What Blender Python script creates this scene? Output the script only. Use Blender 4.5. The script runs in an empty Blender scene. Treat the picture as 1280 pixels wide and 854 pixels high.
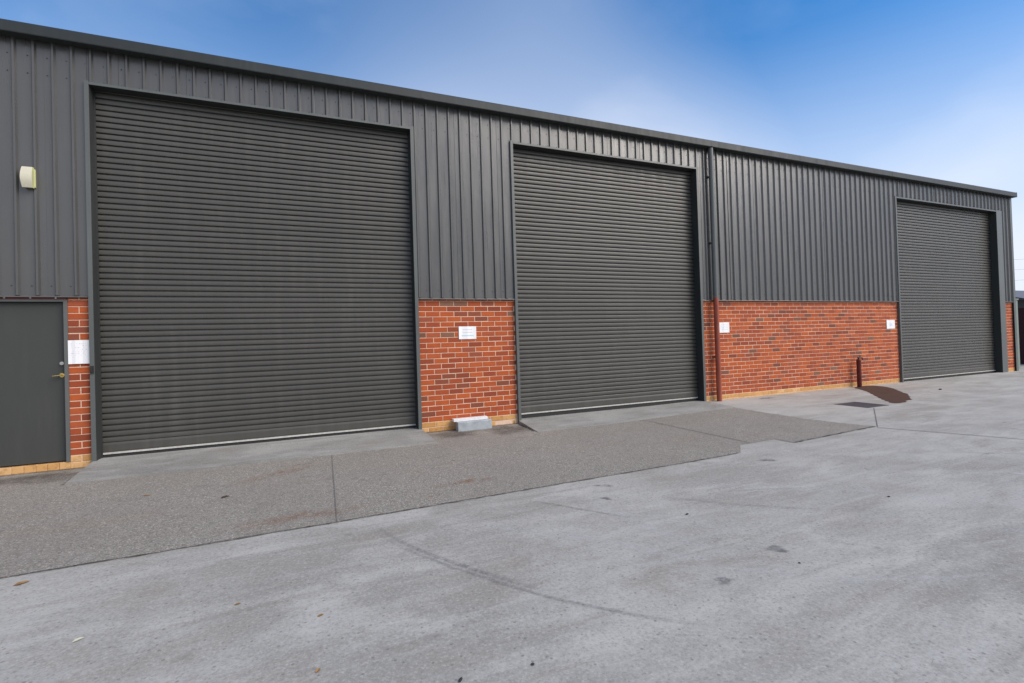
import bpy, bmesh, math, random
from mathutils import Vector, Matrix
random.seed(7)
scene = bpy.context.scene
col = scene.collection
R = math.radians

# ------------------------------------------------------------------ camera
cam = bpy.data.cameras.new('camera')
cam_ob = bpy.data.objects.new('camera', cam)
col.objects.link(cam_ob)
YAW, PIT, ROL = R(22.51), R(0.663), R(-1.79)
fw = Vector((math.sin(YAW)*math.cos(PIT), math.cos(YAW)*math.cos(PIT), math.sin(PIT)))
rt = Vector((math.cos(YAW), -math.sin(YAW), 0))
up = rt.cross(fw)
rt2 = rt*math.cos(ROL) + up*math.sin(ROL)
up2 = -rt*math.sin(ROL) + up*math.cos(ROL)
M = Matrix((rt2, up2, -fw)).transposed().to_4x4()
M.translation = Vector((-1.634, -7.811, 1.4365))
cam_ob.matrix_world = M
cam.sensor_fit = 'HORIZONTAL'
cam.sensor_width = 36.0
cam.lens = 36.0*603.97/1280.0
cam.shift_x = 1.61/1280.0
cam.shift_y = -6.24/1280.0
cam.clip_start = 0.05
cam.clip_end = 5000
scene.camera = cam_ob

# ------------------------------------------------------------------ sky and sun
SUN_DIR = Vector((0.55, -0.53, 0.65)).normalized()      # towards the sun
EL = math.asin(SUN_DIR.z)
AZ = math.atan2(SUN_DIR.x, SUN_DIR.y)
world = bpy.data.worlds.new('World')
scene.world = world
world.use_nodes = True
wn, wl = world.node_tree.nodes, world.node_tree.links
wn.clear()
w_out = wn.new('ShaderNodeOutputWorld')
w_bg = wn.new('ShaderNodeBackground')
sky = wn.new('ShaderNodeTexSky')
sky.sky_type = 'NISHITA'
sky.sun_disc = False
sky.sun_elevation = EL
sky.sun_rotation = AZ
sky.altitude = 0
sky.air_density = 1.0
sky.dust_density = 1.0
sky.ozone_density = 3.0
w_bg.inputs['Strength'].default_value = 0.07
# haze that pales the sky towards the horizon and thin high cloud, in every direction alike
def wnode(t, **kw):
    n = wn.new(t)
    for k, v in kw.items(): n.inputs[k.replace('_', ' ')].default_value = v
    return n
def wmath(op, a, b):
    n = wn.new('ShaderNodeMath'); n.operation = op; n.use_clamp = True
    for i, x in enumerate((a, b)):
        if isinstance(x, (int, float)): n.inputs[i].default_value = x
        else: wl.new(x, n.inputs[i])
    return n.outputs[0]
SKY_OFF = (2.37, 8.78, 4.23)
w_tc = wn.new('ShaderNodeTexCoord')
w_sep = wn.new('ShaderNodeSeparateXYZ')
wl.new(w_tc.outputs['Generated'], w_sep.inputs['Vector'])
w_map = wnode('ShaderNodeMapping', Location=SKY_OFF)
wl.new(w_tc.outputs['Generated'], w_map.inputs['Vector'])
w_low = wnode('ShaderNodeTexNoise', Scale=1.0, Detail=2.0, Roughness=0.3)
wl.new(w_map.outputs['Vector'], w_low.inputs['Vector'])
# the haze reaches up to a height that varies round the sky
w_lr = wnode('ShaderNodeMapRange', From_Min=0.38, From_Max=0.64, To_Min=0.46, To_Max=0.75)
wl.new(w_low.outputs['Fac'], w_lr.inputs['Value'])
w_sub = wn.new('ShaderNodeMath'); w_sub.operation = 'SUBTRACT'
wl.new(w_lr.outputs['Result'], w_sub.inputs[0])
wl.new(w_sep.outputs['Z'], w_sub.inputs[1])
w_hz = wnode('ShaderNodeMapRange', From_Min=-0.13, From_Max=0.44, To_Min=0.0, To_Max=1.0)
w_hz.interpolation_type = 'SMOOTHSTEP'
wl.new(w_sub.outputs[0], w_hz.inputs['Value'])
w_map2 = wnode('ShaderNodeMapping', Location=(1.9, 4.2, 0.7), Scale=(1.0, 1.0, 2.0), Rotation=(0.3, 0.2, 0.5))
wl.new(w_tc.outputs['Generated'], w_map2.inputs['Vector'])
w_wi = wnode('ShaderNodeTexNoise', Scale=2.6, Detail=6.0, Roughness=0.5, Distortion=0.5)
wl.new(w_map2.outputs['Vector'], w_wi.inputs['Vector'])
w_wr = wnode('ShaderNodeMapRange', From_Min=0.50, From_Max=0.85, To_Min=0.0, To_Max=0.16)
wl.new(w_wi.outputs['Fac'], w_wr.inputs['Value'])
w_fac = wmath('ADD', w_hz.outputs['Result'], w_wr.outputs['Result'])
w_mx = wn.new('ShaderNodeMix')
w_mx.data_type = 'RGBA'
w_mx.inputs['B'].default_value = (8.3, 8.9, 10.2, 1)
wl.new(w_fac, w_mx.inputs['Factor'])
w_hs = wnode('ShaderNodeHueSaturation', Saturation=2.3, Value=1.75)
wl.new(sky.outputs['Color'], w_hs.inputs['Color'])
wl.new(w_hs.outputs['Color'], w_mx.inputs['A'])
wl.new(w_mx.outputs['Result'], w_bg.inputs['Color'])
wl.new(w_bg.outputs['Background'], w_out.inputs['Surface'])

sun = bpy.data.lights.new('sun', 'SUN')
sun.energy = 2.8
sun.angle = R(46)
sun.color = (1.0, 0.91, 0.79)
sun_ob = bpy.data.objects.new('sun', sun)
col.objects.link(sun_ob)
sun_ob.location = (-10, -20, 30)
sun_ob.rotation_euler = SUN_DIR.to_track_quat('Z', 'Y').to_euler()

scene.view_settings.view_transform = 'Standard'
scene.view_settings.look = 'None'
scene.view_settings.exposure = 0.55
scene.view_settings.gamma = 1.0
scene.view_settings.use_curve_mapping = False

# ------------------------------------------------------------------ materials
class MT:
    def __init__(self, name, rough=0.6, spec=0.5, metal=0.0):
        self.m = bpy.data.materials.new(name)
        self.m.use_nodes = True
        self.n, self.l = self.m.node_tree.nodes, self.m.node_tree.links
        self.b = self.n['Principled BSDF']
        self.b.inputs['Roughness'].default_value = rough
        self.b.inputs['Specular IOR Level'].default_value = spec
        self.b.inputs['Metallic'].default_value = metal
        self._obj = None
    def new(self, t): return self.n.new(t)
    def link(self, a, b): self.l.new(a, b)
    def obj(self):
        if not self._obj: self._obj = self.new('ShaderNodeTexCoord')
        return self._obj.outputs['Object']
    def geo_pos(self):
        return self.new('ShaderNodeNewGeometry').outputs['Position']
    def mapping(self, v, scale=(1, 1, 1), rot=(0, 0, 0)):
        m = self.new('ShaderNodeMapping')
        m.inputs['Scale'].default_value = scale
        m.inputs['Rotation'].default_value = rot
        self.link(v, m.inputs['Vector'])
        return m.outputs['Vector']
    def noise(self, v, scale, detail=4, rough=0.55, dist=0.0):
        t = self.new('ShaderNodeTexNoise')
        t.inputs['Scale'].default_value = scale
        t.inputs['Detail'].default_value = detail
        t.inputs['Roughness'].default_value = rough
        t.inputs['Distortion'].default_value = dist
        self.link(v, t.inputs['Vector'])
        return t.outputs['Fac']
    def rng(self, v, a, b, c=0.0, d=1.0):
        t = self.new('ShaderNodeMapRange')
        for k, x in zip(('From Min', 'From Max', 'To Min', 'To Max'), (a, b, c, d)):
            t.inputs[k].default_value = x
        self.link(v, t.inputs['Value'])
        return t.outputs['Result']
    def math(self, op, a, b=None):
        t = self.new('ShaderNodeMath'); t.operation = op
        for i, x in enumerate((a, b)):
            if x is None: continue
            if isinstance(x, (int, float)): t.inputs[i].default_value = x
            else: self.link(x, t.inputs[i])
        return t.outputs[0]
    def mix(self, fac, a, b, blend='MIX'):
        t = self.new('ShaderNodeMix'); t.data_type = 'RGBA'; t.blend_type = blend
        for k, x in (('Factor', fac), ('A', a), ('B', b)):
            i = t.inputs[k] if k == 'Factor' else t.inputs[k]
            if k != 'Factor':
                i = [s for s in t.inputs if s.name == k and s.type == 'RGBA'][0]
            if isinstance(x, (int, float)): i.default_value = x
            elif isinstance(x, tuple): i.default_value = (*x, 1) if len(x) == 3 else x
            else: self.link(x, i)
        return [s for s in t.outputs if s.type == 'RGBA'][0]
    def ramp(self, v, stops, interp='LINEAR'):
        t = self.new('ShaderNodeValToRGB')
        e = t.color_ramp.elements
        t.color_ramp.interpolation = interp
        while len(e) < len(stops): e.new(0.5)
        for s, (p, c) in zip(e, stops):
            s.position = p; s.color = (*c, 1)
        self.link(v, t.inputs['Fac'])
        return t.outputs['Color']
    def color(self, c):
        if isinstance(c, tuple): self.b.inputs['Base Color'].default_value = (*c, 1)
        else: self.link(c, self.b.inputs['Base Color'])
    def bump(self, h, strength=0.3, dist=0.01):
        t = self.new('ShaderNodeBump')
        t.inputs['Strength'].default_value = strength
        t.inputs['Distance'].default_value = dist
        self.link(h, t.inputs['Height'])
        self.link(t.outputs['Normal'], self.b.inputs['Normal'])

def steel(name, base, rough=0.42, var=0.12, spec=0.45):
    k = MT(name, rough, spec)
    p = k.geo_pos()
    n1 = k.noise(p, 0.8, 5)
    n2 = k.noise(k.mapping(p, (9, 9, 0.7)), 1.0, 6, 0.65)       # run-off streaks of dust
    dirt = k.mix(k.rng(n2, 0.48, 0.75, 0, 0.45), base, tuple(min(1, c*1.5+0.02) for c in base))
    lo = tuple(c*(1-var) for c in base)
    c = k.mix(k.rng(n1, 0.3, 0.7), lo, dirt)
    oi = k.new('ShaderNodeObjectInfo').outputs['Random']
    c = k.mix(k.rng(oi, 0, 1, 0, 0.12), c, tuple(x*1.6 for x in base))
    k.color(c)
    k.link(k.rng(n2, 0.3, 0.8, rough-0.06, rough+0.2), k.b.inputs['Roughness'])
    k.bump(k.noise(k.mapping(p, (1.2, 1.2, 0.6)), 2.2, 3), 0.22, 0.02)
    return k.m

m_clad = steel('cladding_grey', (0.060, 0.059, 0.055), 0.28, 0.12, 0.95)
m_slat = steel('roller_grey', (0.058, 0.055, 0.047), 0.38, 0.1, 0.6)
m_trim = steel('trim_grey', (0.085, 0.093, 0.088), 0.36, 0.12, 0.6)
m_gutter = steel('gutter_grey', (0.028, 0.033, 0.033), 0.45, 0.12, 0.3)
m_reveal = steel('reveal_shade_grey', (0.030, 0.033, 0.032), 0.55, 0.12, 0.3)  # far darker than the trim: shade of the recesses put into the colour
m_door = steel('door_grey', (0.044, 0.046, 0.042), 0.6, 0.08)
m_frame = steel('frame_grey', (0.10, 0.105, 0.10), 0.45)
m_green = steel('post_green', (0.17, 0.21, 0.175), 0.6)

def plain(name, c, rough=0.6, spec=0.4, metal=0.0, var=0.15, sc=25.0):
    k = MT(name, rough, spec, metal)
    n = k.noise(k.geo_pos(), sc, 5)
    k.color(k.mix(k.rng(n, 0.3, 0.7), tuple(x*(1-var) for x in c), tuple(min(1, x*(1+var)) for x in c)))
    k.bump(n, 0.1, 0.003)
    return k.m

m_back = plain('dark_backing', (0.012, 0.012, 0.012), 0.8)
m_seal = plain('weather_seal', (0.45, 0.44, 0.41), 0.6)
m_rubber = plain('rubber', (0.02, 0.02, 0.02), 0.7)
m_brass = plain('brass', (0.75, 0.55, 0.20), 0.25, 0.5, 1.0)
m_chrome = plain('nickel', (0.62, 0.60, 0.55), 0.25, 0.5, 1.0)
m_black = plain('black_metal', (0.025, 0.023, 0.022), 0.5)
m_galv = plain('galvanised', (0.34, 0.37, 0.39), 0.55, 0.5, 0.2, 0.2, 9)
m_white = plain('white_painted', (0.66, 0.66, 0.65), 0.5, 0.4, 0, 0.08)
m_lamp = plain('lamp_lens', (0.58, 0.55, 0.42), 0.25, 0.5, 0, 0.06, 60)
m_lampside = plain('lamp_side', (0.46, 0.47, 0.22), 0.4, 0.5, 0, 0.06, 60)
m_lintel = plain('lintel_red', (0.20, 0.035, 0.03), 0.6)
m_maroon = plain('shed_maroon', (0.05, 0.018, 0.022), 0.6)
m_shedroof = plain('shed_roof', (0.10, 0.10, 0.11), 0.6)
m_pole = plain('pole_wood', (0.16, 0.12, 0.09), 0.9)
m_leaf = plain('dry_leaf', (0.24, 0.14, 0.06), 0.8, 0.2, 0, 0.4, 30)
m_leaf2 = plain('dark_leaf', (0.06, 0.045, 0.035), 0.8, 0.2, 0, 0.4, 30)
m_pebble = plain('pebble', (0.03, 0.03, 0.032), 0.8)
m_pale = plain('pale_scrap', (0.45, 0.45, 0.34), 0.8)
m_roof = steel('roof_grey', (0.10, 0.10, 0.10))
m_gratebar = plain('grate_steel', (0.10, 0.10, 0.115), 0.5, 0.5, 0.6)

def red_pipe_mat():
    k = MT('pipe_red', 0.5, 0.4)
    p = k.geo_pos()
    n = k.noise(k.mapping(p, (12, 12, 2)), 1.0, 6, 0.65)
    c = k.ramp(n, [(0.3, (0.19, 0.038, 0.02)), (0.55, (0.27, 0.062, 0.033)), (0.78, (0.34, 0.12, 0.075))])
    k.color(c); k.bump(n, 0.15, 0.004)
    return k.m
m_redpipe = red_pipe_mat()
m_rustpipe = plain('pipe_rust', (0.105, 0.014, 0.009), 0.6, 0.3, 0, 0.35, 14)

def brick_mat(name, attr):
    k = MT(name, 0.88, 0.25)
    p = k.geo_pos()
    if attr:
        a = k.new('ShaderNodeAttribute'); a.attribute_name = 'tone'; r = a.outputs['Fac']
    else:
        r = k.new('ShaderNodeObjectInfo').outputs['Random']
    base = k.ramp(r, [(0.0, (0.22, 0.050, 0.023)), (0.14, (0.30, 0.062, 0.024)), (0.40, (0.385, 0.080, 0.024)),
                      (0.70, (0.45, 0.100, 0.025)), (0.90, (0.35, 0.085, 0.04)), (0.975, (0.16, 0.058, 0.035)), (1.0, (0.22, 0.12, 0.075))])
    n1 = k.noise(k.mapping(p, (9, 9, 22)), 1.0, 5, 0.6)
    n2 = k.noise(p, 140, 3, 0.7)
    c = k.mix(k.rng(n1, 0.40, 0.75, 0, 0.45), base, (0.20, 0.055, 0.035))
    blot = k.noise(p, 1.7, 5, 0.6)
    c = k.mix(k.rng(blot, 0.5, 0.7, 0, 0.18), c, (0.17, 0.05, 0.03))
    c = k.mix(k.rng(n2, 0.55, 0.8, 0, 0.4), c, (0.42, 0.14, 0.07))
    c = k.mix(k.rng(n2, 0.22, 0.4, 0.5, 0), c, (0.09, 0.03, 0.022))
    k.color(c)
    k.bump(n2, 0.5, 0.004)
    return k.m
m_brick = brick_mat('brick_red', False)
m_brick_s = brick_mat('brick_red_mass', True)

def cream_mat():
    k = MT('brick_cream', 0.9, 0.2)
    p = k.geo_pos()
    r = k.new('ShaderNodeObjectInfo').outputs['Random']
    base = k.ramp(r, [(0, (0.46, 0.235, 0.075)), (0.5, (0.56, 0.31, 0.11)), (1, (0.62, 0.38, 0.17))])
    n1 = k.noise(p, 14, 6, 0.65)
    n2 = k.noise(p, 120, 3)
    c = k.mix(k.rng(n1, 0.5, 0.75, 0, 0.75), base, (0.22, 0.10, 0.04))
    c = k.mix(k.rng(n2, 0.5, 0.8, 0, 0.4), c, (0.70, 0.50, 0.28))
    k.color(c); k.bump(n2, 0.5, 0.004)
    return k.m
m_cream = cream_mat()

def mortar_mat():
    k = MT('mortar', 0.95, 0.2)
    p = k.geo_pos()
    n = k.noise(p, 60, 5, 0.65)
    n1 = k.noise(p, 2.5, 4)
    c = k.mix(k.rng(n, 0.3, 0.7), (0.60, 0.40, 0.28), (0.74, 0.55, 0.42))
    c = k.mix(k.rng(n1, 0.5, 0.75, 0, 0.35), c, (0.48, 0.26, 0.17))
    k.color(c); k.bump(n, 0.5, 0.004)
    return k.m
m_mortar = mortar_mat()

def concrete_mat(name, lo, hi, warm, streak=0.5):
    k = MT(name, 0.8, 0.3)
    p = k.geo_pos()
    big = k.noise(p, 0.45, 6, 0.62, 0.9)
    mid = k.noise(k.mapping(p, (0.7, 1.5, 1), (0, 0, R(-28))), 1.5, 9, 0.66, 0.5)
    tro = k.noise(k.mapping(p, (0.45, 3.4, 1), (0, 0, R(20))), 1.9, 8, 0.66, 0.7)
    tro2 = k.noise(k.mapping(p, (0.5, 3.0, 1), (0, 0, R(68))), 1.4, 8, 0.66, 0.9)
    fine = k.noise(p, 62, 6, 0.8)
    spk = k.noise(p, 22, 5, 0.7)
    grit = k.noise(p, 330, 2, 0.6)
    hi2 = tuple(min(1, x*y) for x, y in zip(hi, (1.22, 1.22, 1.22)))
    c = k.mix(k.rng(big, 0.40, 0.60), lo, hi)
    c = k.mix(k.rng(mid, 0.50, 0.66, 0, 0.7), c, hi2)
    c = k.mix(k.rng(mid, 0.34, 0.47, 0.75, 0), c, warm)
    c = k.mix(k.rng(tro, 0.54, 0.70, 0, streak), c, hi2)
    c = k.mix(k.rng(tro, 0.30, 0.45, streak, 0), c, tuple(x*0.78 for x in warm))
    c = k.mix(k.rng(tro2, 0.54, 0.68, 0, streak*0.8), c, hi2)
    c = k.mix(k.rng(spk, 0.55, 0.75, 0, 0.35), c, tuple(x*0.72 for x in lo))
    c = k.mix(k.rng(fine, 0.52, 0.68, 0, 0.7), c, tuple(min(1, x*1.38) for x in hi))
    c = k.mix(k.rng(fine, 0.32, 0.47, 0.75, 0), c, tuple(x*0.55 for x in lo))
    por = k.new('ShaderNodeTexVoronoi'); por.inputs['Scale'].default_value = 17
    k.link(p, por.inputs['Vector'])
    c = k.mix(k.rng(por.outputs['Distance'], 0.10, 0.15, 0.55, 0), c, tuple(x*0.45 for x in lo))   # open pores
    spots = k.noise(p, 6.0, 3, 0.5)
    c = k.mix(k.rng(spots, 0.68, 0.76, 0, 0.4), c, tuple(x*0.55 for x in warm))
    k.color(c)
    k.link(k.rng(mid, 0.3, 0.7, 0.7, 0.88), k.b.inputs['Roughness'])
    h = k.math('ADD', k.math('MULTIPLY', fine, 0.8), k.math('MULTIPLY', grit, 0.4))
    k.bump(h, 0.45, 0.004)
    return k.m
m_conc = concrete_mat('yard_concrete', (0.280, 0.271, 0.243), (0.362, 0.353, 0.322), (0.268, 0.244, 0.205))
m_apron = concrete_mat('apron_concrete', (0.205, 0.201, 0.183), (0.285, 0.280, 0.256), (0.20, 0.184, 0.156), 0.6)

def aggregate_mat():
    k = MT('exposed_aggregate', 0.85, 0.3)
    p = k.geo_pos()
    v = k.new('ShaderNodeTexVoronoi'); v.feature = 'F1'
    v.inputs['Scale'].default_value = 105
    k.link(p, v.inputs['Vector'])
    sep = k.new('ShaderNodeSeparateColor')
    k.link(v.outputs['Color'], sep.inputs['Color'])
    st = k.ramp(sep.outputs['Red'], [(0, (0.12, 0.11, 0.097)), (0.3, (0.22, 0.205, 0.18)), (0.65, (0.31, 0.288, 0.25)), (0.9, (0.38, 0.352, 0.30)), (1, (0.55, 0.52, 0.46))])
    edge = k.rng(v.outputs['Distance'], 0.45, 0.75, 0, 0.75)
    c = k.mix(edge, st, (0.225, 0.205, 0.172))
    big = k.noise(p, 0.7, 6, 0.6, 0.6)
    mid = k.noise(p, 3.2, 6, 0.65, 0.4)
    c = k.mix(k.rng(big, 0.35, 0.7, 0, 0.35), c, (0.20, 0.18, 0.155))
    c = k.mix(k.rng(mid, 0.58, 0.8, 0, 0.5), c, (0.11, 0.10, 0.088))
    c = k.mix(k.rng(mid, 0.25, 0.42, 0.30, 0), c, (0.34, 0.32, 0.285))
    rust = k.noise(k.mapping(p, (0.5, 1.6, 1), (0, 0, R(-15))), 0.9, 7, 0.7)
    c = k.mix(k.rng(rust, 0.54, 0.72, 0, 0.28), c, (0.24, 0.165, 0.105))
    k.color(c)
    k.bump(k.rng(v.outputs['Distance'], 0.0, 0.8, 1, 0), 0.7, 0.006)
    return k.m
m_agg = aggregate_mat()

def asphalt_mat():
    k = MT('ground_earth', 0.95, 0.2)
    p = k.geo_pos()
    n = k.noise(p, 0.3, 8, 0.7); f = k.noise(p, 30, 4, 0.7)
    c = k.mix(k.rng(n, 0.35, 0.65), (0.10, 0.09, 0.07), (0.09, 0.11, 0.05))
    c = k.mix(k.rng(f, 0.4, 0.7, 0, 0.5), c, (0.16, 0.14, 0.11))
    k.color(c); k.bump(f, 0.4, 0.02)
    return k.m
m_ground = asphalt_mat()

def mark_mat(name, c, amount, scale, lo=0.35, hi=0.65):
    """worn mark on a surface: patchy coverage by noise, and faded towards the 'edge' attribute"""
    k = MT(name, 0.85, 0.2)
    p = k.geo_pos()
    n = k.noise(p, scale, 6, 0.7)
    a = k.new('ShaderNodeAttribute'); a.attribute_name = 'edge'
    cov = k.math('MULTIPLY', k.rng(n, lo, hi, 0.15, 1.0), a.outputs['Fac'])
    k.link(k.math('MULTIPLY', cov, amount), k.b.inputs['Alpha'])
    k.color(k.mix(k.rng(n, 0.3, 0.7), tuple(x*0.8 for x in c), tuple(x*1.2 for x in c)))
    return k.m
m_tyre = mark_mat('tyre_rubber', (0.11, 0.11, 0.125), 0.30, 26)
m_tyrefaint = mark_mat('faint_rubber', (0.13, 0.13, 0.135), 0.16, 20)
m_spot = mark_mat('oil_spot', (0.10, 0.10, 0.115), 0.6, 16, 0.42, 0.62)
m_rust = mark_mat('wet_rust', (0.075, 0.040, 0.027), 0.93, 6, 0.15, 0.40)
m_orange = mark_mat('orange_rust', (0.30, 0.15, 0.07), 0.45, 9, 0.42, 0.66)
m_darkmark = mark_mat('dark_mark', (0.085, 0.07, 0.055), 0.55, 5, 0.3, 0.65)  # patchy darker mark for paving near the walls
m_paleband = mark_mat('pale_scuff', (0.60, 0.60, 0.60), 0.24, 9, 0.35, 0.65)
m_joint = plain('joint_dark', (0.155, 0.146, 0.132), 0.9)
m_jointgrass = mark_mat('joint_dirt', (0.05, 0.042, 0.034), 0.75, 7, 0.40, 0.60)

def paper_mat(name, rows, tints, w, h, cover=0.5):
    k = MT(name, 0.45, 0.4)
    sep = k.new('ShaderNodeSeparateXYZ')
    k.link(k.obj(), sep.inputs['Vector'])
    c = (0.80, 0.80, 0.80)
    for (zc, hh, xw, sc), t in zip(rows, tints):
        band = k.math('LESS_THAN', k.math('ABSOLUTE', k.math('SUBTRACT', sep.outputs['Z'], zc)), hh)
        wid = k.math('LESS_THAN', k.math('ABSOLUTE', sep.outputs['X']), xw)
        cb = k.new('ShaderNodeCombineXYZ')
        k.link(k.math('MULTIPLY', sep.outputs['X'], sc), cb.inputs['X'])
        cb.inputs['Y'].default_value = zc*437
        lt = k.math('GREATER_THAN', k.noise(cb.outputs['Vector'], 1.0, 2), 1-cover-0.03)
        f = k.math('MULTIPLY', k.math('MULTIPLY', band, wid), lt)
        c = k.mix(k.math('MULTIPLY', f, 0.85), c, t)
    k.color(c)
    return k.m

# ------------------------------------------------------------------ mesh helpers
def mesh_obj(name, verts, faces, mat, parent=None, smooth=False):
    me = bpy.data.meshes.new(name)
    me.from_pydata([tuple(v) for v in verts], [], faces)
    me.validate(); me.update()
    if mat: me.materials.append(mat)
    if smooth:
        for p in me.polygons: p.use_smooth = True
    return inst(name, me, parent)

def inst(name, me, parent=None, loc=(0, 0, 0)):
    o = bpy.data.objects.new(name, me)
    col.objects.link(o)
    o.location = loc
    if parent:
        o.parent = parent
        o.matrix_parent_inverse = Matrix.Translation(-Vector(WLOC.get(parent.name, (0, 0, 0))))
    WLOC[o.name] = tuple(loc)
    return o
WLOC = {}

def empty(name, loc=(0, 0, 0)):
    o = bpy.data.objects.new(name, None)
    o.empty_display_size = 0.2
    col.objects.link(o); o.location = loc
    WLOC[o.name] = tuple(loc)
    return o

def tag(o, label=None, cat=None, group=None, kind=None):
    if label: o['label'] = label
    if cat: o['category'] = cat
    if group: o['group'] = group
    if kind: o['kind'] = kind
    return o

class MB:
    def __init__(self): self.v, self.f = [], []
    def box(self, x0, x1, y0, y1, z0, z1):
        b = len(self.v)
        self.v += [(x0,y0,z0),(x1,y0,z0),(x1,y1,z0),(x0,y1,z0),(x0,y0,z1),(x1,y0,z1),(x1,y1,z1),(x0,y1,z1)]
        self.f += [tuple(b+i for i in q) for q in ((0,3,2,1),(4,5,6,7),(0,1,5,4),(1,2,6,5),(2,3,7,6),(3,0,4,7))]
        return self
    def quad(self, a, b, c, d):
        n = len(self.v); self.v += [a, b, c, d]; self.f.append((n, n+1, n+2, n+3)); return self
    def tube(self, p0, p1, r0, r1=None, n=14, caps=True):
        r1 = r0 if r1 is None else r1
        p0, p1 = Vector(p0), Vector(p1)
        d = (p1-p0).normalized()
        a = d.orthogonal().normalized(); c = d.cross(a)
        b = len(self.v)
        for p, r in ((p0, r0), (p1, r1)):
            for i in range(n):
                t = 2*math.pi*i/n
                self.v.append(tuple(p+a*math.cos(t)*r+c*math.sin(t)*r))
        for i in range(n):
            j = (i+1) % n
            self.f.append((b+i, b+j, b+n+j, b+n+i))
        if caps:
            self.f.append(tuple(b+i for i in reversed(range(n))))
            self.f.append(tuple(b+n+i for i in range(n)))
        return self
    def prism_x(self, prof, x0, x1):
        """closed profile of (y,z) points run along x"""
        b = len(self.v); n = len(prof)
        self.v += [(x0, y, z) for y, z in prof] + [(x1, y, z) for y, z in prof]
        for i in range(n):
            j = (i+1) % n
            self.f.append((b+i, b+n+i, b+n+j, b+j))
        self.f.append(tuple(b+i for i in range(n)))
        self.f.append(tuple(b+n+i for i in reversed(range(n))))
        return self
    def prism_z(self, prof, z0, z1):
        b = len(self.v); n = len(prof)
        self.v += [(x, y, z0) for x, y in prof] + [(x, y, z1) for x, y in prof]
        for i in range(n):
            j = (i+1) % n
            self.f.append((b+i, b+j, b+n+j, b+n+i))
        self.f.append(tuple(b+i for i in reversed(range(n))))
        self.f.append(tuple(b+n+i for i in range(n)))
        return self
    def build(self, name, mat, parent=None, smooth=False, bevel=0.0):
        o = mesh_obj(name, self.v, self.f, mat, parent, False)
        if bevel:
            bm = bmesh.new(); bm.from_mesh(o.data)
            bmesh.ops.remove_doubles(bm, verts=bm.verts, dist=1e-5)
            bmesh.ops.bevel(bm, geom=list(bm.edges), offset=bevel, segments=2, affect='EDGES', profile=0.5)
            bm.to_mesh(o.data); bm.free()
        if smooth:
            o.data.polygons.foreach_set('use_smooth', [True]*len(o.data.polygons))
            try: o.data.set_sharp_from_angle(angle=R(40))
            except Exception: pass
        return o

# ------------------------------------------------------------------ ground
def zg(x):
    t = min(1, max(0, (x-2.0)/4.5)); t = t*t*(3-2*t)
    return 0.006 + 0.060*t

def sheet(name, poly, dz, mat, parent=None, step=0.5):
    """flat polygon in plan, cut every `step` in x so that it follows the yard's rise"""
    bm = bmesh.new()
    vs = [bm.verts.new((x, y, 0)) for x, y in poly]
    bm.faces.new(vs)
    xs = [p[0] for p in poly]
    x = max(min(xs), 1.5)
    while x < min(max(xs), 7.0):
        bmesh.ops.bisect_plane(bm, geom=bm.verts[:]+bm.edges[:]+bm.faces[:], plane_co=(x, 0, 0), plane_no=(1, 0, 0))
        x += step
    for v in bm.verts: v.co.z = zg(v.co.x)+dz
    bmesh.ops.recalc_face_normals(bm, faces=bm.faces)
    for f in bm.faces:
        if f.normal.z < 0: f.normal_flip()
    me = bpy.data.meshes.new(name); bm.to_mesh(me); bm.free()
    me.materials.append(mat)
    return inst(name, me, parent)

g = MB(); s = 2500
g.quad((-s, -s, -0.06), (s, -s, -0.06), (s, s, -0.06), (-s, s, -0.06))
tag(g.build('ground', m_ground), kind='structure')
yard = tag(sheet('concrete_yard', [(-14, -32), (34, -32), (34, 26), (18.6, 26), (18.6, 0.05), (-14, 0.05)], 0, m_conc), kind='structure')
AGG = [(-14, -3.62), (-2.67, -3.61), (-1.42, -3.58), (0.11, -3.53), (2.28, -3.48), (3.12, -3.46), (3.45, -3.16), (4.05, -3.17),
       (4.06, -3.45), (5.80, -3.38), (5.62, -2.5), (5.70, -1.15), (5.98, 0.04), (-14, 0.04)]
def worn(poly, amp=0.012, step=0.11):
    out = []
    for (x0, y0), (x1, y1) in zip(poly, poly[1:]+poly[:1]):
        L = math.hypot(x1-x0, y1-y0); n = max(1, int(L/step)) if L < 8 or y0 < -3 else 1
        for i in range(n):
            t = i/n; j = amp if 0 < i else 0
            out.append((x0+(x1-x0)*t+random.uniform(-j, j), y0+(y1-y0)*t+random.uniform(-j, j)))
    return out
AGG = worn(AGG)
agg = tag(sheet('aggregate_paving', AGG, 0.004, m_agg), kind='structure')

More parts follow.
